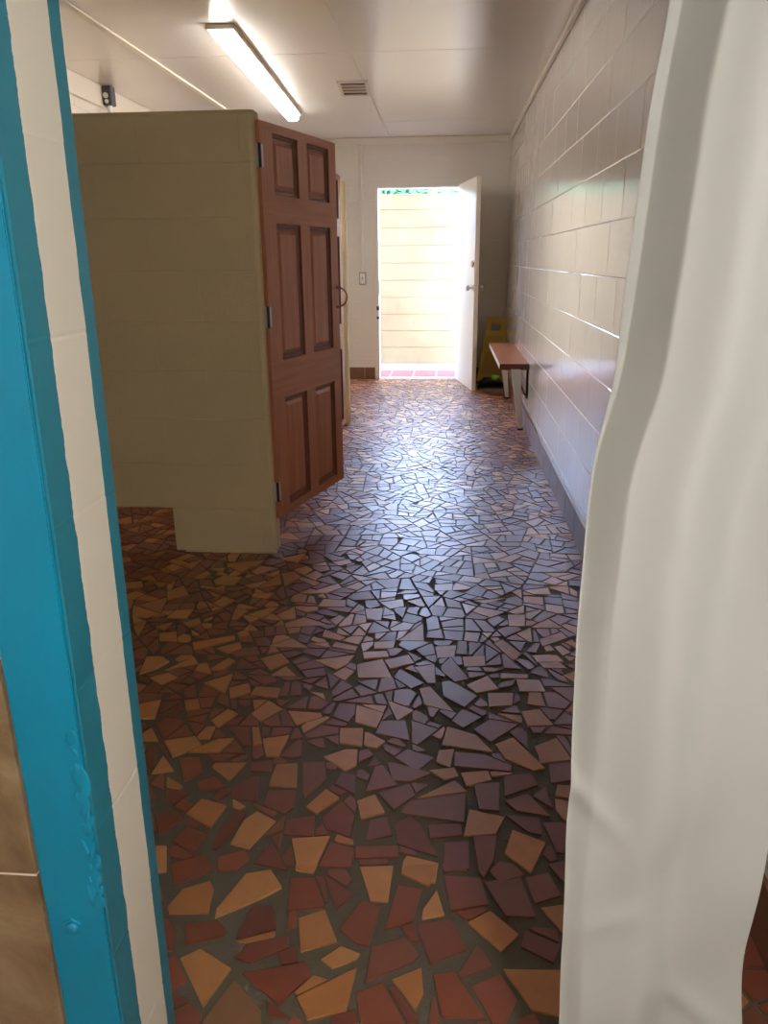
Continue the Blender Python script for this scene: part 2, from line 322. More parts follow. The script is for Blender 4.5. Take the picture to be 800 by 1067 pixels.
# ---- floor: broken clay tiles set at random in dark grout
# tiles near the doorway, mm: colour (0 orange, 1 red, 2 dull), then corners
TILES = [
[0,-556,1232,-547,1214,-466,1221,-472,1282,-488,1307,-540,1281],[0,-454,1235,-451,1210,-419,1230,-360,1272,-330,1299,-364,1346,-416,1332],
[0,-281,1222,-263,1142,-194,1171,-231,1249],[0,-490,1113,-414,1013,-385,1097,-457,1137],[0,-221,1128,-197,1110,-153,1133,-146,1146,-186,1161],
[0,-253,1045,-226,1004,-158,1027,-149,1118],[2,-407,991,-400,944,-294,961,-310,1016,-374,1073],[0,-315,1367,-312,1350,-270,1342,-264,1371],
[1,-580,1337,-563,1287,-491,1337,-502,1355],[1,-505,1193,-489,1143,-419,1167,-418,1185,-441,1204],[1,-396,1164,-319,1192,-334,1247,-380,1247],
[1,-385,1120,-352,1110,-287,1152,-292,1179,-368,1153],[1,-365,1088,-282,1028,-233,1092,-246,1121],[1,-318,1327,-308,1239,-232,1254,-265,1330],
[1,-245,1340,-208,1248,-176,1291],[1,-561,1206,-527,1126,-508,1127,-517,1175,-542,1201],[1,-196,1201,-157,1167,-132,1166,-116,1262,-158,1277],
[1,-268,973,-224,991,-250,1015],[0,-173,1370,-140,1275,-103,1275,-98,1378],[0,-82,1355,-20,1324,-7,1352,-2,1389,-71,1380],
[0,-33,1236,14,1250,-3,1316,-31,1261],[0,58,1234,122,1169,161,1211,106,1267],[0,208,1281,264,1190,285,1302],[0,122,1131,168,1050,229,1039,230,1136],
[0,-84,1094,-37,1033,-23,1067,-29,1124],[0,182,1401,198,1376,212,1403],[1,11,1357,25,1261,104,1281,90,1355],[1,96,1343,136,1255,197,1259,176,1367],
[1,185,1361,198,1291,256,1317,237,1381],[1,-106,1204,-50,1231,-33,1315,-86,1323],[1,-44,1222,-14,1131,57,1170,25,1243],
[1,40,1117,45,1105,105,1136,76,1184],[1,160,1183,219,1150,237,1192,172,1226],[1,-132,1084,-45,1135,-33,1151,-64,1192,-127,1163],
[1,-8,1110,8,1026,87,1029,32,1119],[1,62,1092,98,1019,120,1020,145,1070,117,1122],[1,-147,1061,-131,1002,-54,1008,-99,1087],
[1,237,1405,286,1311,302,1409],[1,7,1389,8,1371,61,1369,65,1393],[1,140,1002,187,1005,172,1045,142,1032],[0,-748,1655,-691,1671,-744,1736],
[0,-598,1691,-535,1638,-510,1718,-596,1712],[0,-433,1629,-359,1626,-376,1726,-431,1717],[0,-609,1511,-534,1468,-516,1547,-587,1570],
[0,-476,1418,-428,1406,-385,1500,-439,1533,-464,1499],[0,-338,1445,-307,1349,-270,1348,-250,1460],[0,-325,1555,-294,1532,-246,1593,-285,1625],
[0,-312,1755,-245,1698,-219,1725,-224,1797,-257,1795],[0,-716,1549,-687,1529,-687,1562],[0,-644,1402,-611,1321,-590,1326,-617,1404],
[1,-700,1729,-652,1630,-614,1670,-644,1733],[1,-619,1630,-598,1597,-540,1616,-580,1655],[1,-526,1615,-514,1573,-447,1567,-463,1663,-480,1662],
[1,-501,1718,-493,1684,-438,1682,-445,1734],[1,-430,1553,-370,1527,-354,1548,-360,1615,-429,1610],[1,-363,1508,-359,1457,-288,1453,-297,1527],
[1,-693,1604,-678,1562,-649,1538,-623,1587],[1,-676,1497,-646,1433,-608,1497,-637,1522],[1,-611,1418,-548,1383,-532,1446,-592,1469],
[1,-513,1402,-499,1399,-473,1468,-463,1521,-494,1534,-512,1465],[1,-408,1363,-328,1348,-379,1429],
[1,-493,1378,-482,1337,-439,1340,-417,1375,-437,1403],[1,-589,1346,-570,1308,-560,1296,-493,1345,-523,1384],
[1,-363,1727,-343,1616,-330,1585,-290,1663,-305,1737],[1,-279,1519,-260,1482,-205,1459,-201,1534,-241,1581],
[1,-266,1643,-210,1609,-218,1685,-255,1694],[0,-203,1586,-186,1520,-130,1547,-160,1612],[0,55,1478,131,1492,155,1553,71,1572],
[0,145,1429,199,1375,243,1472,169,1507],[0,283,1637,348,1620,361,1678,294,1679],[0,279,1581,293,1547,330,1549,343,1611,281,1627],
[0,-30,1716,11,1680,48,1698,37,1733],[0,52,1710,66,1658,132,1688,123,1726],[0,-59,1604,69,1636,37,1679],[0,-12,1754,26,1732,38,1814,-5,1805],
[0,259,1829,260,1765,349,1786,329,1833],[0,-81,1362,-33,1332,-6,1334,0,1393,-71,1410,-79,1392],[1,-186,1619,-105,1653,-151,1732,-170,1725],
[1,-153,1616,-110,1558,-60,1617,-76,1660],[1,-92,1549,59,1526,65,1631,-73,1594,-92,1562],[1,84,1671,95,1574,143,1572,150,1681],
[1,160,1626,247,1676,233,1721,162,1705],[1,159,1610,184,1575,264,1560,218,1641],[1,228,1631,274,1586,264,1672],
[1,-168,1449,-107,1471,-125,1534,-165,1521],[1,-106,1510,-95,1444,0,1410,-45,1514,-70,1537],[1,-25,1511,-21,1466,55,1482,49,1521],
[1,10,1364,66,1376,68,1465,12,1456],[1,78,1484,87,1369,96,1353,120,1405,134,1488],[1,156,1558,205,1502,237,1495,237,1553],
[1,37,1739,182,1724,187,1748,118,1794,38,1801],[1,-123,1765,-60,1708,-16,1772,-91,1806],[1,-141,1745,-120,1669,-76,1666,-19,1705,-114,1741],
[1,242,1538,262,1441,312,1436,333,1549],[1,109,1375,129,1344,186,1368,164,1400,133,1406],[1,239,1405,263,1357,297,1359,312,1432],
[1,-189,1429,-185,1393,-90,1404,-92,1440],[1,280,1684,363,1712,359,1778,283,1767],[0,-992,2269,-971,2150,-928,2189,-902,2239,-938,2272],
[0,-900,2178,-799,2230,-832,2279],[0,-932,2134,-876,2093,-839,2140,-882,2168],[0,-751,2200,-745,2188,-704,2194,-683,2256,-712,2274],
[0,-605,2277,-554,2199,-502,2259,-541,2320],[0,-547,2170,-460,2169,-509,2234],[0,-425,2278,-340,2220,-308,2260,-291,2320],
[0,-348,2188,-303,2150,-280,2211,-314,2237],[0,-748,2110,-662,2052,-669,2177],[0,-660,2089,-639,2024,-585,2068,-603,2119],
[0,-584,2052,-496,2036,-495,2096,-578,2103],[0,-406,2080,-347,2034,-360,2074],[0,-775,2007,-753,1953,-712,1963,-736,2021],
[0,-907,1975,-875,1903,-829,1906,-848,2007],[0,-665,1906,-631,1871,-592,1945,-629,1969],[0,-556,1947,-517,1908,-466,1979,-519,2023],
[0,-451,1968,-413,1900,-342,1946,-352,1966],[0,-766,1800,-716,1728,-653,1787,-685,1829],[0,-494,1827,-467,1750,-431,1749,-421,1850],
[0,-285,1891,-278,1822,-213,1809,-218,1895],[0,-279,2258,-265,2175,-157,2182,-197,2298],[0,-191,2292,-168,2236,-91,2279,-112,2331],
[0,-89,2251,-45,2154,-18,2155,-24,2273],[0,66,2328,74,2264,142,2274,143,2338],[0,76,2149,106,2104,176,2133,146,2210],
[0,186,2198,272,2203,274,2227,188,2231],[0,234,2194,238,2120,319,2125,308,2198],[0,296,2356,330,2273,403,2272,364,2366],
[0,141,2029,210,2042,220,2111,141,2106],[0,-69,2118,-50,2029,39,1996,-35,2132],[0,-163,2046,-126,1936,-79,1996],
[0,-252,2016,-246,1925,-181,1898,-167,1975],[0,233,2008,246,1935,320,1944,289,2027],[0,3,1832,142,1806,98,1883,18,1920],
[0,148,1839,171,1776,242,1734,273,1746,201,1876],[0,253,1839,264,1772,346,1794,320,1884],[0,383,2225,458,2139,475,2239,434,2264],
[0,216,2367,245,2313,264,2370],[1,-5,2237,41,2168,86,2188,28,2325,-1,2265],[1,0,2165,5,2081,69,2021,110,2087,27,2176],
[1,-151,2182,-93,2116,-54,2153,-136,2238],[1,31,1950,63,1916,118,1971,61,2013],[1,91,1911,137,1852,223,1941,142,1962],
[1,-85,1943,-80,1838,-64,1825,-6,1905],[1,-183,1872,-85,1844,-102,1942,-172,1937],[0,-1108,2796,-1076,2714,-1009,2773,-1060,2865],
[0,-1315,2881,-1288,2814,-1219,2839,-1248,2897],[0,-1026,2563,-948,2560,-949,2643,-1016,2631],[0,-951,2519,-913,2486,-882,2523,-902,2570],
[0,-1009,2435,-988,2381,-923,2378,-951,2456],[0,-868,2377,-845,2320,-723,2408,-736,2440],[0,-775,2340,-720,2303,-683,2346,-702,2387],
[0,-1165,2579,-1131,2508,-1100,2534],[0,-1122,2485,-1076,2408,-1083,2494],[0,-1011,3046,-940,3017,-941,3066],
[0,-950,2923,-931,2879,-852,2877,-837,2960,-922,2977],[0,-936,2834,-879,2823,-888,2875],[0,-890,2698,-846,2661,-808,2730,-864,2768],
[0,-948,3116,-934,3067,-807,3090,-784,3160],[0,-731,2605,-664,2577,-631,2679,-663,2672],[0,-816,3024,-784,2994,-708,3073,-794,3091],
[0,-746,2860,-659,2894,-690,3015],[0,-684,3016,-642,2871,-593,2974,-632,3035],[0,-756,2802,-754,2768,-686,2750,-671,2812],
[0,-714,2475,-657,2478,-702,2534],[0,-622,2611,-593,2576,-541,2584,-566,2691],[0,-575,2541,-563,2507,-416,2544,-511,2600],
[0,-599,2362,-454,2360,-527,2430],[0,-423,2447,-357,2419,-335,2442,-421,2504],[0,-464,2391,-381,2369,-396,2406],
[0,-543,2814,-463,2819,-407,2879,-431,2922],[0,-478,2696,-372,2694,-374,2755,-466,2763],[0,-580,2990,-530,2946,-504,3010,-541,3049],
[0,-724,3181,-637,3134,-621,3258],[0,-882,2523,-861,2489,-833,2486,-840,2525],[0,-488,3159,-450,3110,-398,3147,-416,3190],
[0,-416,2574,-384,2536,-360,2602,-385,2625],[0,-236,2415,-232,2369,-164,2378,-162,2431],[0,-269,2340,-259,2295,-176,2316,-187,2356],
[0,-293,2681,-279,2595,-225,2586,-223,2693],[0,240,2566,297,2570,306,2666,242,2662],[0,176,2430,236,2312,267,2363,208,2459],
[0,-26,2396,-15,2316,42,2329,49,2411],[0,338,2471,342,2419,439,2488,420,2531],[0,301,2355,310,2307,400,2316,382,2360],[0,-152,2431,-62,2437,-71,2571],
[0,-244,2749,-200,2686,-147,2715,-156,2781],[0,118,2783,161,2759,253,2818],[0,381,2421,401,2355,433,2383,407,2433],
[0,-35,2929,-34,2866,35,2875,41,2949],[0,422,2926,498,2860,505,2945],[0,316,2891,357,2852,425,2856,422,2926],
]

def area(P): return 0.5 * sum(P[i][0] * P[(i + 1) % len(P)][1] - P[(i + 1) % len(P)][0] * P[i][1] for i in range(len(P)))
def clip(P, a, b, keep_left=True):
    """the part of a convex polygon left of the line a-b"""
    out = []; n = len(P)
    def sd(p):
        d = (b[0] - a[0]) * (p[1] - a[1]) - (b[1] - a[1]) * (p[0] - a[0]); return d if keep_left else -d
    for i in range(n):
        p, q = P[i], P[(i + 1) % n]; s, t = sd(p), sd(q)
        if s >= 0: out.append(p)
        if (s > 0 and t < 0) or (s < 0 and t > 0):
            k = s / (s - t); out.append((p[0] + (q[0] - p[0]) * k, p[1] + (q[1] - p[1]) * k))
    return out
def inset(P, d):
    Q = list(P); n = len(P)
    for i in range(n):
        p, q = P[i], P[(i + 1) % n]; l = math.hypot(q[0] - p[0], q[1] - p[1])
        if l < 1e-6: continue
        nx, ny = -(q[1] - p[1]) / l * d, (q[0] - p[0]) / l * d
        Q = clip(Q, (p[0] + nx, p[1] + ny), (q[0] + nx, q[1] + ny))
        if len(Q) < 3: return []
    R = []
    for p in Q:
        if not R or math.hypot(p[0] - R[-1][0], p[1] - R[-1][1]) > 0.002: R.append(p)
    if len(R) > 2 and math.hypot(R[0][0] - R[-1][0], R[0][1] - R[-1][1]) < 0.002: R.pop()
    return R if len(R) > 2 else []
rf = random.Random(41)
def shatter(P, out):
    A = area(P)
    if A < rf.uniform(0.0042, 0.0092): out.append(P); return
    best = max(range(len(P)), key=lambda i: math.hypot(P[i][0] - P[(i + 1) % len(P)][0], P[i][1] - P[(i + 1) % len(P)][1]))
    xsP = [p[0] for p in P]; ysP = [p[1] for p in P]
    p, q = P[best], P[(best + 1) % len(P)]; t = rf.uniform(0.36, 0.64)
    m = (p[0] + (q[0] - p[0]) * t, p[1] + (q[1] - p[1]) * t)
    ang = math.atan2(q[1] - p[1], q[0] - p[0]) + math.pi / 2 + rf.gauss(0, 0.36)
    e = (m[0] + math.cos(ang), m[1] + math.sin(ang))
    a, b = clip(P, m, e, True), clip(P, m, e, False)
    if len(a) < 3 or len(b) < 3: out.append(P); return
    shatter(a, out); shatter(b, out)
fixed = []
for t in TILES:
    P = [(t[i] / 1000, t[i + 1] / 1000) for i in range(1, len(t), 2)]
    fixed.append((t[0], P, (min(p[0] for p in P), max(p[0] for p in P), min(p[1] for p in P), max(p[1] for p in P))))
pieces = []
seeds = []
for gy in range(27):
    for gx in range(9):
        seeds.append((XL + (gx + rf.uniform(0.1, 0.9)) * (XR - XL) / 9, -0.4 + (gy + rf.uniform(0.1, 0.9)) * (YE + 0.45) / 27))
for i, a in enumerate(seeds):
    cell = [(XL, -0.4), (XR, -0.4), (XR, YE + 0.05), (XL, YE + 0.05)]
    for j, b in enumerate(seeds):
        if i == j or (a[0] - b[0]) ** 2 + (a[1] - b[1]) ** 2 > 1.6: continue
        m = ((a[0] + b[0]) / 2, (a[1] + b[1]) / 2); d = (b[0] - a[0], b[1] - a[1])
        cell = clip(cell, m, (m[0] - d[1], m[1] + d[0]))
        if len(cell) < 3: break
    if len(cell) > 2: shatter(cell, pieces)
def subtract(P, F):
    res = []; rest = P; n = len(F)
    for i in range(n):
        o = clip(rest, F[i], F[(i + 1) % n], False)
        if len(o) > 2 and area(o) > 0.0004: res.append(o)
        rest = clip(rest, F[i], F[(i + 1) % n], True)
        if len(rest) < 3: break
    return res
loose = []
for P in pieces:
    bb = (min(p[0] for p in P), max(p[0] for p in P), min(p[1] for p in P), max(p[1] for p in P))
    cur = [P]
    for c, F, fb in fixed:
        if fb[0] > bb[1] or fb[1] < bb[0] or fb[2] > bb[3] or fb[3] < bb[2]: continue
        nxt = []
        for Q in cur: nxt += subtract(Q, F)
        cur = nxt
    loose += cur
ORANGE = [(0.52, 0.215, 0.062), (0.46, 0.185, 0.055), (0.56, 0.245, 0.082), (0.50, 0.195, 0.052)]
RED = [(0.235, 0.056, 0.022), (0.21, 0.050, 0.022), (0.25, 0.066, 0.027), (0.185, 0.046, 0.024), (0.225, 0.070, 0.036)]
mb = MB(); tints = []
def lay(P, c, g):
    Q = inset(P, g); 
    if len(Q) < 3 or area(Q) < 0.0006 or not inset(Q, 0.0042): return
    top = []
    z = rf.uniform(-0.0008, 0.0006); tx, ty = rf.gauss(0, 0.013), rf.gauss(0, 0.013)
    cx, cy = sum(p[0] for p in Q) / len(Q), sum(p[1] for p in Q) / len(Q)
    def zt(x, y): return z + max(-0.0014, min(0.0014, tx * (x - cx) + ty * (y - cy)))
    base = rf.choice(ORANGE if c == 0 else RED); k = rf.uniform(0.86, 1.14)
    if c == 2: base = (0.27, 0.13, 0.06)
    col = tuple(v * k for v in base) + (1.0,)
    if len(top) == len(Q):
        n = len(Q)
        vs = [(x, y, -0.006) for x, y in Q] + [(x, y, zt(x, y) - 0.0012) for x, y in Q] + [(x, y, zt(x, y)) for x, y in top]
        fs = [list(range(2 * n, 3 * n))]
        for i in range(n):
            j = (i + 1) % n; fs += [[i, j, n + j, n + i], [n + i, n + j, 2 * n + j, 2 * n + i]]
    else:
        n = len(Q); vs = [(x, y, -0.006) for x, y in Q] + [(x, y, zt(x, y)) for x, y in Q]
        fs = [list(range(n, 2 * n))] + [[i, (i + 1) % n, n + (i + 1) % n, n + i] for i in range(n)]
    mb.add(vs, fs); tints.extend([col] * len(fs))
for c, P, _ in fixed: lay(P, c, 0.0009)
for P in loose:
    cy = sum(p[1] for p in P) / len(P)
    frac = 0.33 if cy > 2.4 else (0.10 if cy > 1.0 else 0.3)
    lay(P, 0 if rf.random() < frac else 1, rf.uniform(0.0026, 0.0052) + (0.0006 if cy < 2.2 else 0))
nt_ = len(tints)
mb.add([(XL - 0.1, YB, -0.0045), (XR + 0.1, YB, -0.0045), (XR + 0.1, YE + T, -0.0045), (XL - 0.1, YE + T, -0.0045)], [[0, 1, 2, 3]], mi=1)
tints.append((0.1, 0.1, 0.1, 1))
fl = struct(mb.build('floor', [M['tile'], M['grout']]))
at = fl.data.attributes.new('tint', 'FLOAT_COLOR', 'FACE')
at.data.foreach_set('color', [v for t in tints for v in t])

# ---- near wall: the doorway the photograph is taken through
YN, YF, XJ = 0.775, 0.95, -0.43
ZL = 2.08
mb = MB()
mb.box((XL, YN + 0.002, -0.02), (XJ - 0.02, YF, ZC), mi=0)
mb.box((XJ - 0.02, YN + 0.002, ZL), (XR, YF, ZC), mi=0)
# the block end, slightly out of plumb, joints as notches
prev = None
zz = [-0.02]
zj = 0.0
Jz = [0.0 + 0.2032 * k - 0.034 for k in range(1, 11)]
prof = [(-0.005, 0)]
rowz = [-0.02]
for z in Jz: rowz += [z - 0.004, z, z + 0.004]
rowz.append(ZL)
rows = []
for z in rowz:
    dx = -0.0006 if any(abs(z - j) < 1e-6 for j in Jz) else 0.0
    xx = XJ + 0.0075 * (z - 0.97) + dx
    rows.append([(xx - 0.03, YN, z), (xx - 0.006, YN, z), (xx - 0.0015, YN + 0.0018, z), (xx, YN + 0.006, z), (xx, 0.83, z), (xx, 0.90, z), (xx, YF - 0.006, z), (xx - 0.0015, YF - 0.0018, z), (xx - 0.006, YF, z), (xx - 0.03, YF, z)])
n = len(rows[0]); vs = [p for r in rows for p in r]; fs = []
for i in range(len(rows) - 1):
    for k in range(n - 1): fs.append([i * n + k, i * n + k + 1, (i + 1) * n + k + 1, (i + 1) * n + k])
mb.add(vs, fs, mi=1, smooth=False)
wn = struct(mb.build('wall_front', [M['wall_foyer'], M['reveal']]))
# painted teal band round the doorway on the near face
mb = MB()
mb.prism([(-0.5125, 0.0), (XJ - 0.0078, 0.0), (XJ + 0.0075 * (ZL + 0.06 - 0.97) - 0.0005, ZL + 0.06), (-0.5125, ZL + 0.06)], YN - 0.004, YN + 0.003, bev=0.0012)
mb.box((XJ - 0.004, YN - 0.004, ZL), (XR - 0.001, YN + 0.003, ZL + 0.06), bev=0.002)
struct(mb.build('trim_5', M['teal']))
# lumps of old filler under the teal paint along the corner, and the painted-over bolt head
bmx = bmesh.new()
rl = random.Random(5)
for i in range(34):
    z = 0.47 + 0.24 * (i / 33) + rl.uniform(-0.012, 0.012); r = rl.uniform(0.003, 0.0095)
    mtx = Matrix.Translation((XJ - 0.009 + rl.uniform(-0.010, 0.006), YN - 0.0040, z)) @ Matrix.Rotation(rl.uniform(-0.3, 0.3), 4, 'Y') @ Matrix.Diagonal((r * rl.uniform(0.6, 1.0), rl.uniform(0.0010, 0.0026), r * rl.uniform(1.2, 2.4), 1))
    bmesh.ops.create_icosphere(bmx, subdivisions=3, radius=1, matrix=mtx)
m2 = MB(); m2.bm(bmx, smooth=True); lump = m2.build('filler_bead', M['teal'], wn)
m2 = MB()
bmx = bmesh.new(); bmesh.ops.create_cone(bmx, cap_ends=True, segments=6, radius1=0.0150, radius2=0.0135, depth=0.003, matrix=Matrix.Translation((-0.480, YN - 0.005, 0.43)) @ Matrix.Rotation(math.pi / 2, 4, 'X')); m2.bm(bmx)
bmx = bmesh.new(); bmesh.ops.create_uvsphere(bmx, u_segments=16, v_segments=8, radius=1, matrix=Matrix.Translation((-0.480, YN - 0.006, 0.43)) @ Matrix.Diagonal((0.0092, 0.006, 0.0092, 1))); m2.bm(bmx, smooth=True)
m2.build('bolt_head', M['teal'], wn)
# travertine tile on the near face left of the teal band
mb = MB(); mb.box((-1.62, YN - 0.0084, 0), (-0.5145, YN + 0.003, 2.40), mi=1)
x = -0.514; 
for i in range(3):
    for k, (za, zb) in enumerate(((0.0, 0.205), (0.208, 0.515), (0.518, 0.823), (0.826, 1.131), (1.134, 1.44), (1.443, 1.75), (1.753, 2.06), (2.063, 2.40))):
        mb.box((x - 0.34, YN - 0.009, za), (x, YN - 0.001, zb), bev=0.0012)
    x -= 0.343
struct(mb.build('trim_6', [M['travertine'], M['grout_pale']]))
# rest of the room the photograph is taken from
mb = MB(); mb.box((-1.75, YB, -0.02), (-1.62, YN + 0.001, ZC)); struct(mb.build('wall_side', M['wall_foyer']))
mb = MB(); mb.box((-1.75, YB - 0.12, -0.02), (XR + 0.15, YB, ZC)); struct(mb.build('wall_back', M['wall_foyer']))

# ---- block wall of the first stall
PY, PX, PT, PZ = 3.25, -0.757, 0.12, 1.815
mb = MB()
r = 0.018
core = []
def rounded(x1, z0, z1):
    prof = [(XL + 0.001, PY + 0.003), (x1 - r, PY + 0.003)]
    for k in range(7):
        a = -math.pi / 2 + math.pi / 2 * k / 6; prof.append((x1 - r + r * math.cos(a), PY + 0.003 + r + (r) * math.sin(a)))
    for k in range(7):
        a = math.pi / 2 * k / 6; prof.append((x1 - r + r * math.cos(a), PY + PT - r + r * math.sin(a)))
    prof.append((XL + 0.001, PY + PT)); return prof
pf = rounded(PX, 0, 1); n = len(pf)
vs = [(x, y, 0.2075) for x, y in pf] + [(x, y, PZ - 0.012) for x, y in pf] + [(x, y + (0.008 if y < PY + PT / 2 else -0.008), PZ) for x, y in pf]
fs = [[i, (i + 1) % n, n + (i + 1) % n, n + i] for i in range(n)] + [[n + i, n + (i + 1) % n, 2 * n + (i + 1) % n, 2 * n + i] for i in range(n)] + [list(range(2 * n, 3 * n)), list(range(n))[::-1]]
mb.add(vs, fs)
pf2 = [(x if x > -1.5 else -1.172, y) for x, y in pf]
mb.add([(x, y, 0.0) for x, y in pf2] + [(x, y, 0.208) for x, y in pf2], [[i, (i + 1) % n, n + (i + 1) % n, n + i] for i in range(n)])
blocks(mb, (0, PY, 0), (1, 0, 0), (0, -1, 0), XL, PX - r, 0.0, PZ - 0.012, 0.004, g=0.0038, depth=0.004, vg=0.0008, skip=lambda u, z: z < 0.2 and u < -1.172)
blocks(mb, (0, PY, 0), (1, 0, 0), (0, -1, 0), -1.172, PX - r, 0.0, 0.2066, 0.0034, g=0.0034, depth=0.004, vg=0.0008)
# mortar fillet where it meets the floor
mb.prism([(-1.178, -0.002), (PX + 0.004, -0.002), (PX - 0.004, 0.010), (-1.170, 0.010)], PY - 0.010, PY + 0.02, bev=0.003)
struct(mb.build('wall_stall', M['partition']))
# block wall between the first and the second stall, further down the hall
mb = MB(); mb.box((XL + 0.001, 4.62, 0.208), (PX, 4.74, PZ), bev=0.014); mb.box((-1.172, 4.62, 0.0), (PX, 4.74, 0.215), bev=0.004)
struct(mb.build('wall_stall_middle', M['partition']))
mb = MB(); mb.box((XL + 0.001, 6.10, 0.0), (PX - 0.01, 6.22, PZ), bev=0.014)
struct(mb.build('wall_stall_end', M['partition']))

# ------------------------------------------------------------------ six-panel stall door
def six_panel(W, H):
    """local x along the leaf, y = thickness (outer face at y=0, facing -y), z up"""
    mb = MB(); TH = 0.035
    xs_ = [0, 0.106, 0.106 + 0.222, 0.418, 0.640, W]
    zs_ = [0, 0.040, 0.530, 0.695, 1.255, 1.365, 1.597, H]
    for side, y0 in ((-1, 0.0), (1, TH)):
        for i in range(5):
            for k in range(7):
                hole = i in (1, 3) and k in (1, 3, 5)
                a, b, c, d = xs_[i], xs_[i + 1], zs_[k], zs_[k + 1]
                rail = 1 if k % 2 == 0 else 0
                if not hole:
                    P = [(a, y0, c), (b, y0, c), (b, y0, d), (a, y0, d)]; mb.add(P, [[0, 1, 2, 3] if side < 0 else [3, 2, 1, 0]], rail)
                else:
                    rings = [(0, 0), (0.002, 0.010), (0.011, 0.012), (0.014, 0.0165), (0.026, 0.0165), (0.040, 0.007)]
                    P = []
                    for ins, dep in rings:
                        yy = y0 - side * dep
                        P += [(a + ins, yy, c + ins), (b - ins, yy, c + ins), (b - ins, yy, d - ins), (a + ins, yy, d - ins)]
                    F = []
                    for q in range(len(rings) - 1):
                        for e in range(4):
                            f = [q * 4 + e, q * 4 + (e + 1) % 4, (q + 1) * 4 + (e + 1) % 4, (q + 1) * 4 + e]; F.append(f if side < 0 else f[::-1])
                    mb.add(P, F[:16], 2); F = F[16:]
                    o = (len(rings) - 1) * 4; f = [o, o + 1, o + 2, o + 3]; F.append(f if side < 0 else f[::-1])
                    mb.add(P, F, 0)
    mb.add([(0, 0, 0), (W, 0, 0), (W, TH, 0), (0, TH, 0), (0, 0, H), (W, 0, H), (W, TH, H), (0, TH, H)], [[0, 3, 2, 1], [4, 5, 6, 7], [0, 4, 7, 3], [1, 2, 6, 5]], 0)
    return mb, TH

def stall_door(loc, ang_deg, label, W=0.72, H=1.632, ring=True):
    # local +x runs from hinge to free edge; angle measured from the hall direction towards the hall
    t = thing('stall_door', label, 'door', loc, math.pi / 2 - math.radians(ang_deg), 'wooden stall doors')
    mb, TH = six_panel(W, H)
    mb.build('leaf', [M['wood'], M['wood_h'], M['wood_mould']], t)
    for z in (0.125, 0.885, 1.505):
        h = MB(); h.box((-0.002, -0.003, z - 0.042), (0.020, 0.0005, z + 0.042), bev=0.0012); h.box((-0.018, 0.004, z - 0.042), (-0.003, 0.012, z + 0.042), bev=0.001)
        ho = h.build('hinge', M['chrome'], t)
        h = MB(); h.tube([(-0.006, -0.002, z - 0.044), (-0.006, -0.002, z + 0.044)], 0.006, n=10); h.build('hinge_pin', M['darkmetal'], ho)
    if ring:
        h = MB(); pts = []
        for k in range(17):
            a = -math.pi / 2 + math.pi * k / 16
            pts.append((W - 0.022, -0.004 - 0.050 * math.cos(a), 0.935 + 0.046 * math.sin(a)))
        h.tube(pts, 0.0042, n=10)
        for sg in (-1, 1): h.tube([(W - 0.022, -0.006, 0.935 + sg * 0.046), (W - 0.022, 0.001, 0.935 + sg * 0.046)], 0.009, n=12)
        h.build('pull_handle', M['bronze'], t)['label'] = 'bronze looped pull handle'
    return t
stall_door((-0.742, 3.290, 0.152), 16.4, 'red-brown six-panel wooden stall door hung on the end of the khaki block wall, standing ajar')
stall_door((-0.752, 4.748, 0.152), 3.2, 'second wooden stall door, only its edge showing behind the open six-panel door', ring=False)

# ------------------------------------------------------------------ far door, open into the hall
hx, hy = 0.098, 8.622
ang = math.atan2(7.78 - hy, 0.252 - hx)
d1 = thing('door_1', 'cream painted exterior door leaf opened inward at the bright far doorway', 'door', (hx, hy, 0.006), ang)
d1['kind'] = 'structure'
W = math.hypot(7.78 - hy, 0.252 - hx)
mb = MB(); mb.box((0, 0, 0), (W, 0.042, 1.972), bev=0.003); mb.build('leaf', M['white_door'], d1)
mb = MB(); mb.box((W - 0.30, -0.0016, 1.46), (W - 0.07, -0.0002, 1.66)); 
mb.build('notice_sheet', M['paper'], d1)['label'] = 'pale sheet fixed to the door face'
mb = MB(); mb.tube([(W - 0.075, 0.0, 1.205), (W - 0.075, -0.014, 1.205)], 0.030, n=20); mb.box((W - 0.060, -0.020, 1.195), (W + 0.004, -0.004, 1.222), bev=0.003)
mb.build('deadbolt', M['bronze'], d1)
mb = MB(); mb.tube([(W - 0.065, 0.0, 0.985), (W - 0.065, -0.008, 0.985)], 0.032, n=20)
mb.tube([(W - 0.065, -0.008, 0.985), (W - 0.065, -0.030, 0.985), (W - 0.065, -0.040, 0.985), (W - 0.065, -0.058, 0.985), (W - 0.065, -0.066, 0.985)], [0.010, 0.012, 0.026, 0.028, 0.012], n=20)
mb.tube([(W - 0.065, 0.042, 0.985), (W - 0.065, 0.060, 0.985), (W - 0.065, 0.070, 0.985), (W - 0.065, 0.092, 0.985), (W - 0.065, 0.100, 0.985)], [0.030, 0.012, 0.026, 0.028, 0.012], n=20)
mb.build('door_knob', M['chrome'], d1)
for z in (0.25, 1.0, 1.75):
    mb = MB(); mb.tube([(-0.004, 0.0, z - 0.045), (-0.004, 0.0, z + 0.045)], 0.007, n=10); mb.build('hinge', M['chrome'], d1)
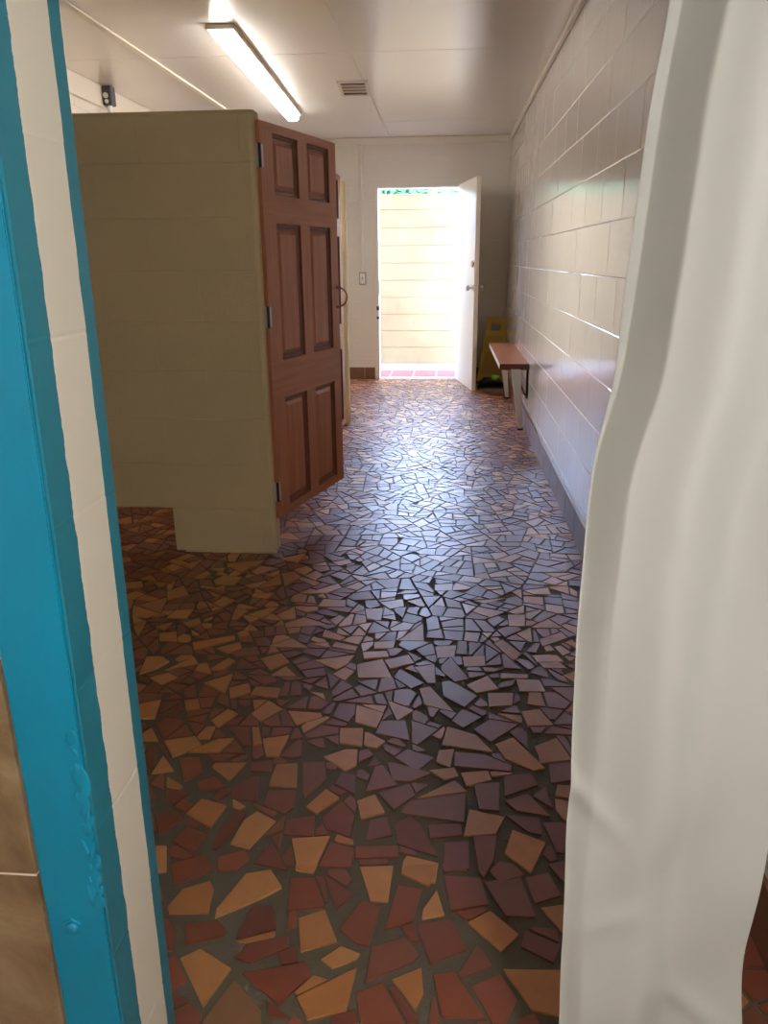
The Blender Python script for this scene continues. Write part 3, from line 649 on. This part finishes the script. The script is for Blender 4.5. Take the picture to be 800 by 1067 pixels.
# frame of the far doorway
mb = MB()
mb.box((DX0 - 0.034, YE - 0.012, 0.0), (DX0 + 0.006, YE + T + 0.004, DZ + 0.0), bev=0.003)
mb.box((DX1 - 0.002, YE + 0.012, 0.0), (DX1 + 0.034, YE + T + 0.004, DZ), bev=0.003)
mb.box((DX0 - 0.034, YE - 0.012, DZ - 0.006), (DX1 + 0.034, YE + T + 0.004, DZ + 0.028), bev=0.003)
fr = struct(mb.build('trim_7', M['wall_end']))
for z, hh in ((0.76, 0.020), (0.66, 0.012)):
    m2 = MB(); m2.box((DX0 - 0.020, YE - 0.0145, z - hh), (DX0 + 0.0075, YE - 0.011, z + hh), bev=0.001); m2.build('strike_plate', M['darkmetal'], fr)
m2 = MB(); m2.box((DX0 + 0.0055, YE + 0.004, 0.90), (DX0 + 0.016, YE + 0.040, 1.06), bev=0.002); m2.build('latch_keeper', M['white_metal'], fr)

# ------------------------------------------------------------------ outside the far door
mb = MB(); mb.box((-4.0, YE + T, -0.12), (4.0, 9.98, -0.004)); mb.box((DX0 - 0.3, YE + 0.02, -0.05), (DX1 + 0.3, YE + T + 0.02, 0.0), bev=0.004)
x = -0.64
for i in range(-2, 5):
    mb.box((x + i * 0.262 + 0.009, 8.80, -0.02), (x + (i + 1) * 0.262 - 0.009, 9.32, 0.003), bev=0.004, mi=1)
struct(mb.build('floor_outside', [M['concrete'], M['paver']]))
mb = MB(); mb.box((-4.0, 9.987, -0.12), (4.0, 10.16, 1.985))
blocks(mb, (0, 9.98, 0), (1, 0, 0), (0, -1, 0), -4.0, 4.0, -0.004, 1.985, -0.004, g=0.006, depth=0.008, vg=0.0006)
mb.box((-4.0, 9.978, 1.984), (4.0, 10.168, 1.998), bev=0.004)
struct(mb.build('wall_outside', M['outwall']))
mb = MB(); mb.box((-4.0, YE + T + 0.002, ZC + 0.02), (4.0, 9.92, ZC + 0.10), bev=0.006); mb.box((-4.0, 9.92, ZC - 0.02), (4.0, 9.95, ZC + 0.12), bev=0.004)  # eave added out of view to keep sky light off the outdoor wall
struct(mb.build('ceiling_sky_blocker', M['batten']))
# leafy hedge behind the outdoor wall
mb = MB(); rh = random.Random(3)
for i in range(5200):
    c = Vector((rh.uniform(-3.2, 2.4), 11.0 + rh.gauss(0, 0.22), rh.uniform(1.5, 2.34) )); c.z -= 0.25 * abs(math.sin(c.x * 2.3 + c.y))
    L_ = rh.uniform(0.07, 0.13); R_ = Matrix.Rotation(rh.uniform(0, 6.28), 3, 'Z') @ Matrix.Rotation(rh.uniform(-1.2, 0.4), 3, 'X') @ Matrix.Rotation(rh.uniform(-0.6, 0.6), 3, 'Y')
    mb.add([c + R_ @ Vector(p) for p in ((0, 0, 0), (L_ * 0.32, L_ * 0.45, 0.006), (0, L_, -0.01), (-L_ * 0.32, L_ * 0.45, 0.006))], [[0, 1, 2, 3]])
for i in range(9):
    x = -3 + i * 0.66; mb.tube([(x, 11.0, -0.02), (x + 0.05, 11.02, 1.0), (x - 0.04, 10.98, 2.1)], [0.03, 0.022, 0.008], n=7)
bmx = bmesh.new()
for i in range(30):
    bmesh.ops.create_icosphere(bmx, subdivisions=2, radius=1, matrix=Matrix.Translation((-3.1 + i * 0.19, 11.15 + rh.uniform(-0.05, 0.05), 1.62 + rh.uniform(-0.05, 0.05))) @ Matrix.Diagonal((0.24, 0.22, rh.uniform(0.64, 0.73), 1)))
mb.bm(bmx, smooth=True)
tag(mb.build('leafy_hedge', M['leaf']), 'green leafy hedge showing above the pale yellow block wall outside the far door', 'hedge')
mb = MB(); mb.box((-4.0, 10.16, -0.12), (4.0, 14.0, -0.02)); struct(mb.build('ground_beyond', M['concrete']))

# ------------------------------------------------------------------ ceiling lamp
a0, a1 = Vector((-1.2, 4.545, ZC)), Vector((-1.307, 7.10, ZC))
Lg = (a1 - a0).length
lt = thing('fluorescent_light', 'long lit fluorescent tube light fixed to the ceiling above the stalls', 'light', (a0.x, a0.y, ZC), math.atan2(a1.y - a0.y, a1.x - a0.x))
mb = MB(); mb.box((-0.012, -0.074, -0.026), (Lg + 0.012, 0.074, -0.0005), bev=0.006); mb.build('housing', M['housing'], lt)
mb = MB(); mb.prism([(-0.048, -0.028), (-0.050, -0.050), (-0.036, -0.066), (0.036, -0.066), (0.050, -0.050), (0.048, -0.028)], 0.001, Lg - 0.001, mtx=Matrix.Rotation(-math.pi / 2, 4, 'Z'), bev=0.004)
mb.build('diffuser', M['tube'], lt)

# ------------------------------------------------------------------ ceiling vent
vt = thing('ceiling_vent', 'small louvred air vent set in the white ceiling beyond the tube light', 'vent', (-0.69, 6.20, ZC), math.radians(3))
mb = MB()
for a, b in (((-0.108, -0.24, -0.012), (0.108, -0.205, -0.0003)), ((-0.108, 0.205, -0.012), (0.108, 0.24, -0.0003)), ((-0.108, -0.205, -0.012), (-0.085, 0.205, -0.0003)), ((0.085, -0.205, -0.012), (0.108, 0.205, -0.0003))): mb.box(a, b, bev=0.002)
mb.build('frame', M['vent'], vt)
mb = MB(); mb.box((-0.085, -0.205, -0.0025), (0.085, 0.205, -0.0004)); mb.build('backing', M['ventdark'], vt)
for k in range(3):
    yy = -0.1025 + k * 0.1025
    mb = MB(); mb.box((-0.085, -0.014, -0.0015), (0.085, 0.014, 0.0015), mtx=Matrix.Translation((0, yy, -0.007)) @ Matrix.Rotation(math.radians(-14), 4, 'X')); mb.build('slat', M['vent'], vt)

# ------------------------------------------------------------------ bench fixed to the right wall
BY0, BY1, BZ = 5.955, 7.52, 0.505
bn = thing('wall_bench', 'red-brown topped bench fixed along the white block wall near the far door', 'bench', (XR, BY0, 0))
X0 = -0.222
mb = MB(); mb.box((X0, 0.0, BZ - 0.040), (-0.0015, BY1 - BY0, BZ), bev=0.003)
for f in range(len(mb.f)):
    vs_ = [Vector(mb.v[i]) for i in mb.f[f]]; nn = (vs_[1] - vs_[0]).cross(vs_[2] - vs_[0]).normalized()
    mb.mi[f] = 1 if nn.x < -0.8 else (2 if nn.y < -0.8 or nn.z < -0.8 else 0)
mb.build('seat', [M['bench_top'], M['bench_front'], M['bench_side']], bn)
for yy in (0.06, 1.40):
    mb = MB(); mb.tube([(X0 + 0.10, yy, BZ - 0.043), (-0.012, yy, 0.255)], 0.007, n=8); mb.tube([(-0.007, yy, BZ - 0.043), (-0.007, yy, 0.235)], 0.0065, n=8); mb.tube([(X0 + 0.02, yy, BZ - 0.047), (-0.002, yy, BZ - 0.047)], 0.006, n=8)
    mb.build('bracket', M['darkmetal'], bn)
for yy in (0.02, 1.44):
    mb = MB(); mb.prism([(-0.150, BZ - 0.041), (-0.085, BZ - 0.041), (-0.066, 0.012), (-0.034, 0.012), (-0.034, 0.10), (-0.05, 0.20)][:5] if False else [(-0.135, BZ - 0.0405), (-0.065, BZ - 0.0405), (-0.032, 0.012), (-0.062, 0.012)], yy - 0.018, yy + 0.018, bev=0.004)
    lg = mb.build('leg', M['white_metal'], bn)
    mb = MB(); mb.box((-0.068, yy - 0.022, 0.0), (-0.026, yy + 0.022, 0.013), bev=0.003); mb.build('foot_pad', M['black'], lg)

# ------------------------------------------------------------------ folded yellow floor sign leaning on the far wall
sg = thing('floor_sign', 'yellow folding floor sign leaning folded in the corner behind the cream door', 'sign', (0.47, 8.44, 0.0), math.radians(-3))
tilt = Matrix.Rotation(math.radians(-11), 4, 'X') @ Matrix.Rotation(math.radians(4.5), 4, 'Y')
for nm, yo, sc in (('front_panel', 0.0, 1.0), ('rear_panel', 0.030, 0.985)):
    mb = MB(); H = 0.675 * sc
    out = [(-0.145, 0.0), (-0.085, 0.0), (-0.075, 0.035), (0.075, 0.035), (0.085, 0.0), (0.145, 0.0), (0.100, H - 0.02), (0.085, H), (-0.085, H), (-0.100, H - 0.02)]
    def wd(z): return 0.145 - 0.045 * z / H
    # frame with a hand hole near the top
    def q(z0, z1, xa0, xb0, xa1, xb1, d=0.018): mb.prism([(xa0, z0), (xb0, z0), (xb1, z1), (xa1, z1)], yo - d / 2, yo + d / 2, mtx=tilt, bev=0.002)
    q(0, 0.045, -0.145, -0.085, -wd(0.045), -0.078); q(0, 0.045, 0.085, 0.145, 0.078, wd(0.045))
    q(0.043, H * 0.80, -wd(0.043), wd(0.043), -wd(H * 0.8), wd(H * 0.8))
    q(H * 0.797, H * 0.915, -wd(H * 0.8), -0.050, -wd(H * 0.915), -0.050); q(H * 0.797, H * 0.915, 0.050, wd(H * 0.8), 0.050, wd(H * 0.915))
    q(H * 0.912, H, -wd(H * 0.91), wd(H * 0.91), -wd(H) + 0.01, wd(H) - 0.01)
    pn = mb.build(nm, M['yellow'], sg)
    if yo == 0.0:
        mb = MB()
        mb.prism([(-0.085, 0.55 * H), (0.085, 0.55 * H), (0.078, 0.72 * H), (-0.078, 0.72 * H)], -0.0125, -0.008, mtx=tilt, bev=0.001)
        mb.prism([(-0.105, 0.12 * H), (0.105, 0.12 * H), (0.090, 0.46 * H), (-0.090, 0.46 * H)], -0.0125, -0.008, mtx=tilt, bev=0.001)
        mb.build('raised_field', M['yellow_dark'], pn)
mb = MB(); mb.tube([tilt @ Vector((-0.09, 0.015, 0.668)), tilt @ Vector((0.09, 0.015, 0.668))], 0.008, n=10); mb.build('hinge', M['yellow_dark'], sg)

# ------------------------------------------------------------------ dustpan
dp = thing('dustpan', 'black dustpan with a lime green grip on the floor behind the cream door', 'dustpan', (0.462, 7.95, 0.0), math.radians(2))
mb = MB()
arch = [(-0.140, 0.0)] + [(0.140 * math.cos(math.pi * (1 - k / 14)), 0.030 + 0.060 * math.sin(math.pi * k / 14)) for k in range(15)] + [(0.140, 0.0)]
inn = [(-0.132, 0.006)] + [(0.130 * math.cos(math.pi * (1 - k / 14)), 0.028 + 0.054 * math.sin(math.pi * k / 14)) for k in range(15)] + [(0.132, 0.006)]
n = len(arch)
vs = [(x, -0.06, z) for x, z in arch] + [(x * 0.95, 0.13, z * 1.05) for x, z in arch] + [(x, -0.06, z) for x, z in inn] + [(x * 0.95, 0.122, z * 1.02) for x, z in inn]
fs = []
for i in range(n - 1):
    fs += [[i, i + 1, n + i + 1, n + i], [2 * n + i + 1, 2 * n + i, 3 * n + i, 3 * n + i + 1], [i + 1, i, 2 * n + i, 2 * n + i + 1]]
fs += [list(range(n, 2 * n)), list(range(3 * n, 4 * n))[::-1]]
mb.add(vs, fs); mb.build('hood', M['black'], dp)
mb = MB(); mb.box((-0.138, -0.10, 0.0005), (0.138, 0.125, 0.006), bev=0.002); mb.build('pan', M['grey'], dp)
mb = MB(); mb.tube([(0.03, 0.03, 0.086), (0.032, 0.03, 0.10), (0.034, 0.03, 0.125), (0.035, 0.03, 0.135)], [0.026, 0.038, 0.038, 0.022], n=18); mb.build('grip', M['lime'], dp)['label'] = 'lime green grip'

# ------------------------------------------------------------------ switch with its conduit on the far wall
sw = thing('light_switch', 'grey wall switch box with painted conduit above it beside the far doorway', 'switch', (-0.905, YE, 1.068))
mb = MB(); mb.box((-0.036, -0.036, -0.066), (0.036, -0.0015, 0.066), bev=0.004); mb.build('box', M['switch'], sw)
mb = MB(); mb.box((-0.026, -0.040, -0.052), (0.026, -0.0355, 0.052), bev=0.002); pl_ = mb.build('cover', M['white_metal'], sw)
mb = MB(); mb.box((-0.007, -0.049, -0.014), (0.007, -0.0395, 0.014), bev=0.002); mb.build('toggle', M['switch'], pl_)
mb = MB(); mb.tube([(0, -0.020, 0.064), (0, -0.020, ZC - 0.064 - 1.068)], 0.0185, n=16); mb.build('conduit', M['wall_end'], sw)

# ------------------------------------------------------------------ dark fitting on the left wall near the ceiling
ws = thing('wall_sensor', 'small dark fitting high on the left wall with a white pipe below it', 'fitting', (XL + 0.028, 5.92, 2.24))
mb = MB(); mb.box((0.0008, -0.045, 0.065), (0.065, 0.045, 0.188), bev=0.010); hb = mb.build('housing', M['sensor'], ws)
mb = MB(); mb.tube([(0.030, -0.045, 0.125), (0.030, -0.056, 0.125)], 0.018, n=14); mb.tube([(0.034, -0.045, 0.088), (0.034, -0.055, 0.088)], 0.013, n=14); mb.build('lens', M['chrome'], hb)
mb = MB(); mb.tube([(0.034, 0.0, -0.30), (0.034, 0.0, 0.067)], 0.016, n=12); mb.build('pipe', M['white_metal'], ws)

# ------------------------------------------------------------------ curtain in the near doorway
CY = 0.865
def interp(tab, z):
    if z >= tab[0][0]: return tab[0][1]
    for (z0, v0), (z1, v1) in zip(tab, tab[1:]):
        if z0 >= z >= z1:
            t = (z0 - z) / (z0 - z1); return v0 + (v1 - v0) * t
    return tab[-1][1]
XLT = [(2.02, 0.250), (1.49, 0.222), (1.42, 0.213), (1.28, 0.206), (1.13, 0.196), (1.06, 0.178), (1.01, 0.171), (0.83, 0.169), (0.70, 0.173), (0.59, 0.178), (0.54, 0.176), (0.30, 0.182), (0.14, 0.187), (0.05, 0.19)]
XRT = [(2.02, 0.60), (1.4, 0.57), (0.75, 0.45), (0.60, 0.426), (0.53, 0.424), (0.31, 0.424), (0.22, 0.436), (0.05, 0.455)]
NU, NZ = 150, 190
vs, fs = [], []
def sm(a, b, x):
    t = min(1, max(0, (x - a) / (b - a))); return t * t * (3 - 2 * t)
for iz in range(NZ + 1):
    z = 2.02 - (2.02 - 0.045) * iz / NZ
    xl, xr = interp(XLT, z), interp(XRT, z)
    xl = sum(interp(XLT, z + d) for d in (-0.03, -0.015, 0, 0.015, 0.03)) / 5; xr = sum(interp(XRT, z + d) for d in (-0.05, -0.025, 0, 0.025, 0.05)) / 5
    fold = sm(0.55, 1.25, z)                      # folds are deep at the top, the cloth flares smooth at the foot
    xl *= (CY + 0.055 * fold + 0.012 * (1 - fold)) / 0.9
    bw = 0.031 + 0.004 * sm(1.4, 1.0, z)          # width of the turned-away first fold
    for iu in range(NU + 1):
        s = iu / NU; x = xl + (xr - xl) * s; d = x - xl
        y = CY
        y += fold * 0.055 * max(0.0, 1 - d / bw)                                   # first fold runs back from the eye
        y += (1 - fold) * 0.012 * (1 - sm(0.0, 0.03, d))
        c1 = bw + 0.050 + 0.02 * (1.4 - z)
        y -= (0.012 + 0.016 * fold) * math.exp(-((d - c1) / 0.036) ** 2)
        y += (0.016 * fold + 0.010 * (1 - fold)) * math.exp(-((d - c1 - 0.075 + 0.05 * (1 - z)) / 0.03) ** 2)
        y -= 0.020 * fold * math.exp(-((d - c1 - 0.15) / 0.035) ** 2)
        y += 0.016 * math.sin(d * 46 + z * 1.5) * fold * sm(0.18, 0.28, d)
        # creases at the foot
        y += 0.006 * math.sin(9 * z + 14 * x) * (1 - fold) + 0.004 * math.sin(21 * z - 30 * x + 1) * (1 - fold) * sm(0.75, 0.45, z)
        y -= 0.007 * math.exp(-((z - 0.585 + 0.9 * (d - 0.02)) / 0.018) ** 2) * sm(0.10, 0.02, d)
        y -= 0.006 * math.exp(-((z - 0.36 - 0.5 * d) / 0.02) ** 2) * math.exp(-((d - 0.06) / 0.05) ** 2)
        y -= 0.008 * math.exp(-((z - 0.27 + 0.8 * (d - 0.15)) / 0.025) ** 2) * math.exp(-((d - 0.18) / 0.06) ** 2)
        if d < 0.009: y += 0.0                                                      # hem
        vs.append((x, y, z))
for iz in range(NZ):
    for iu in range(NU):
        a = iz * (NU + 1) + iu; fs.append([a, a + NU + 1, a + NU + 2, a + 1])
# hem turned back along the left edge
o = len(vs); hz = []
for iz in range(NZ + 1):
    z = 2.02 - (2.02 - 0.045) * iz / NZ; x, y, _ = vs[iz * (NU + 1)]
    k = 0.011 * sm(1.0, 1.25, z); vs.append((x - k, y - 0.002 - 0.003 * sm(1.0, 1.3, z), z)); hz.append(o + iz)
for iz in range(NZ): fs.append([hz[iz], hz[iz + 1], (iz + 1) * (NU + 1), iz * (NU + 1)])
mb = MB(); mb.add(vs, fs, smooth=True)
cu = mb.build('curtain', M['curtain'])
so = cu.modifiers.new('Cloth', 'SOLIDIFY'); so.thickness = 0.0012
tag(cu, 'white cloth curtain hanging in the near doorway, beside the right wall', 'curtain')
mb = MB(); mb.tube([(XJ + 0.02, CY, 2.03), (XR - 0.002, CY, 2.03)], 0.011, n=14)
tag(mb.build('curtain_rod', M['chrome']), 'steel curtain rod across the top of the near doorway', 'curtain rod')

# ------------------------------------------------------------------ added lamp, standing in for the unseen light of the near room
wl = thing('added_lamp', 'added white globe lamp on the right wall, standing in for the unseen light of the near room', 'light', (XR, -0.45, 1.30))
mb = MB(); mb.tube([(-0.0005, 0, 0), (-0.02, 0, 0)], 0.06, n=24); mb.tube([(-0.018, 0, 0), (-0.05, 0, 0)], 0.03, n=16); mb.build('base', M['white_metal'], wl)
bmx = bmesh.new(); bmesh.ops.create_uvsphere(bmx, u_segments=24, v_segments=14, radius=0.10, matrix=Matrix.Translation((-0.14, 0, 0)))
mb = MB(); mb.bm(bmx, smooth=True); mb.build('globe', M['lampadded'], wl)

# ------------------------------------------------------------------ daylight
w = bpy.data.worlds.new('sky'); S.world = w; w.use_nodes = True
N, L = w.node_tree.nodes, w.node_tree.links
bg = N['Background']; bg.inputs['Color'].default_value = (0.45, 0.62, 1.0, 1); bg.inputs['Strength'].default_value = SKY
sd = bpy.data.lights.new('sun', 'SUN'); sd.energy = SUN; sd.angle = math.radians(1.0); sd.color = (1.0, 0.93, 0.82)
so_ = bpy.data.objects.new('sun', sd); COL.objects.link(so_)
so_.rotation_euler = Vector((0.28, 0.32, -0.9)).to_track_quat('-Z', 'Y').to_euler()
pd = bpy.data.lights.new('doorway_portal', 'AREA'); pd.shape = 'RECTANGLE'; pd.size = DX1 - DX0; pd.size_y = DZ; pd.cycles.is_portal = True
po = bpy.data.objects.new('doorway_portal', pd); COL.objects.link(po)
po.location = ((DX0 + DX1) / 2, YE + T + 0.03, DZ / 2); po.rotation_euler = Vector((0, -1, 0)).to_track_quat('-Z', 'Z').to_euler()

# ------------------------------------------------------------------ camera
cd = bpy.data.cameras.new('camera'); cam = bpy.data.objects.new('camera', cd); COL.objects.link(cam); S.camera = cam
F = 810.04; cd.sensor_fit = 'VERTICAL'; cd.sensor_height = 36.0; cd.sensor_width = 27.0; cd.lens = F / 1067 * 36.0
cd.clip_start = 0.02
ya, pi_, ro = math.radians(4.6547), math.radians(18.028), math.radians(0.56)
fw = Vector((-math.sin(ya) * math.cos(pi_), math.cos(ya) * math.cos(pi_), -math.sin(pi_)))
rt = Vector((math.cos(ya), math.sin(ya), 0)); up = rt.cross(fw)
r2 = rt * math.cos(ro) + up * math.sin(ro) * ROLLS; u2 = up * math.cos(ro) - rt * math.sin(ro) * ROLLS
m = Matrix((r2, u2, -fw)).transposed().to_4x4(); m.translation = (0, 0, 1.2641); cam.matrix_world = m

S.view_settings.view_transform = 'Standard'; S.view_settings.look = 'None'; S.view_settings.gamma = 1.0
S.view_settings.use_curve_mapping = False
S.view_settings.exposure = EXPO
S.cycles.max_bounces = 10; S.cycles.diffuse_bounces = 6; S.cycles.glossy_bounces = 5; S.cycles.transmission_bounces = 6
S.cycles.sample_clamp_indirect = 6.0
S.cycles.use_denoising = True
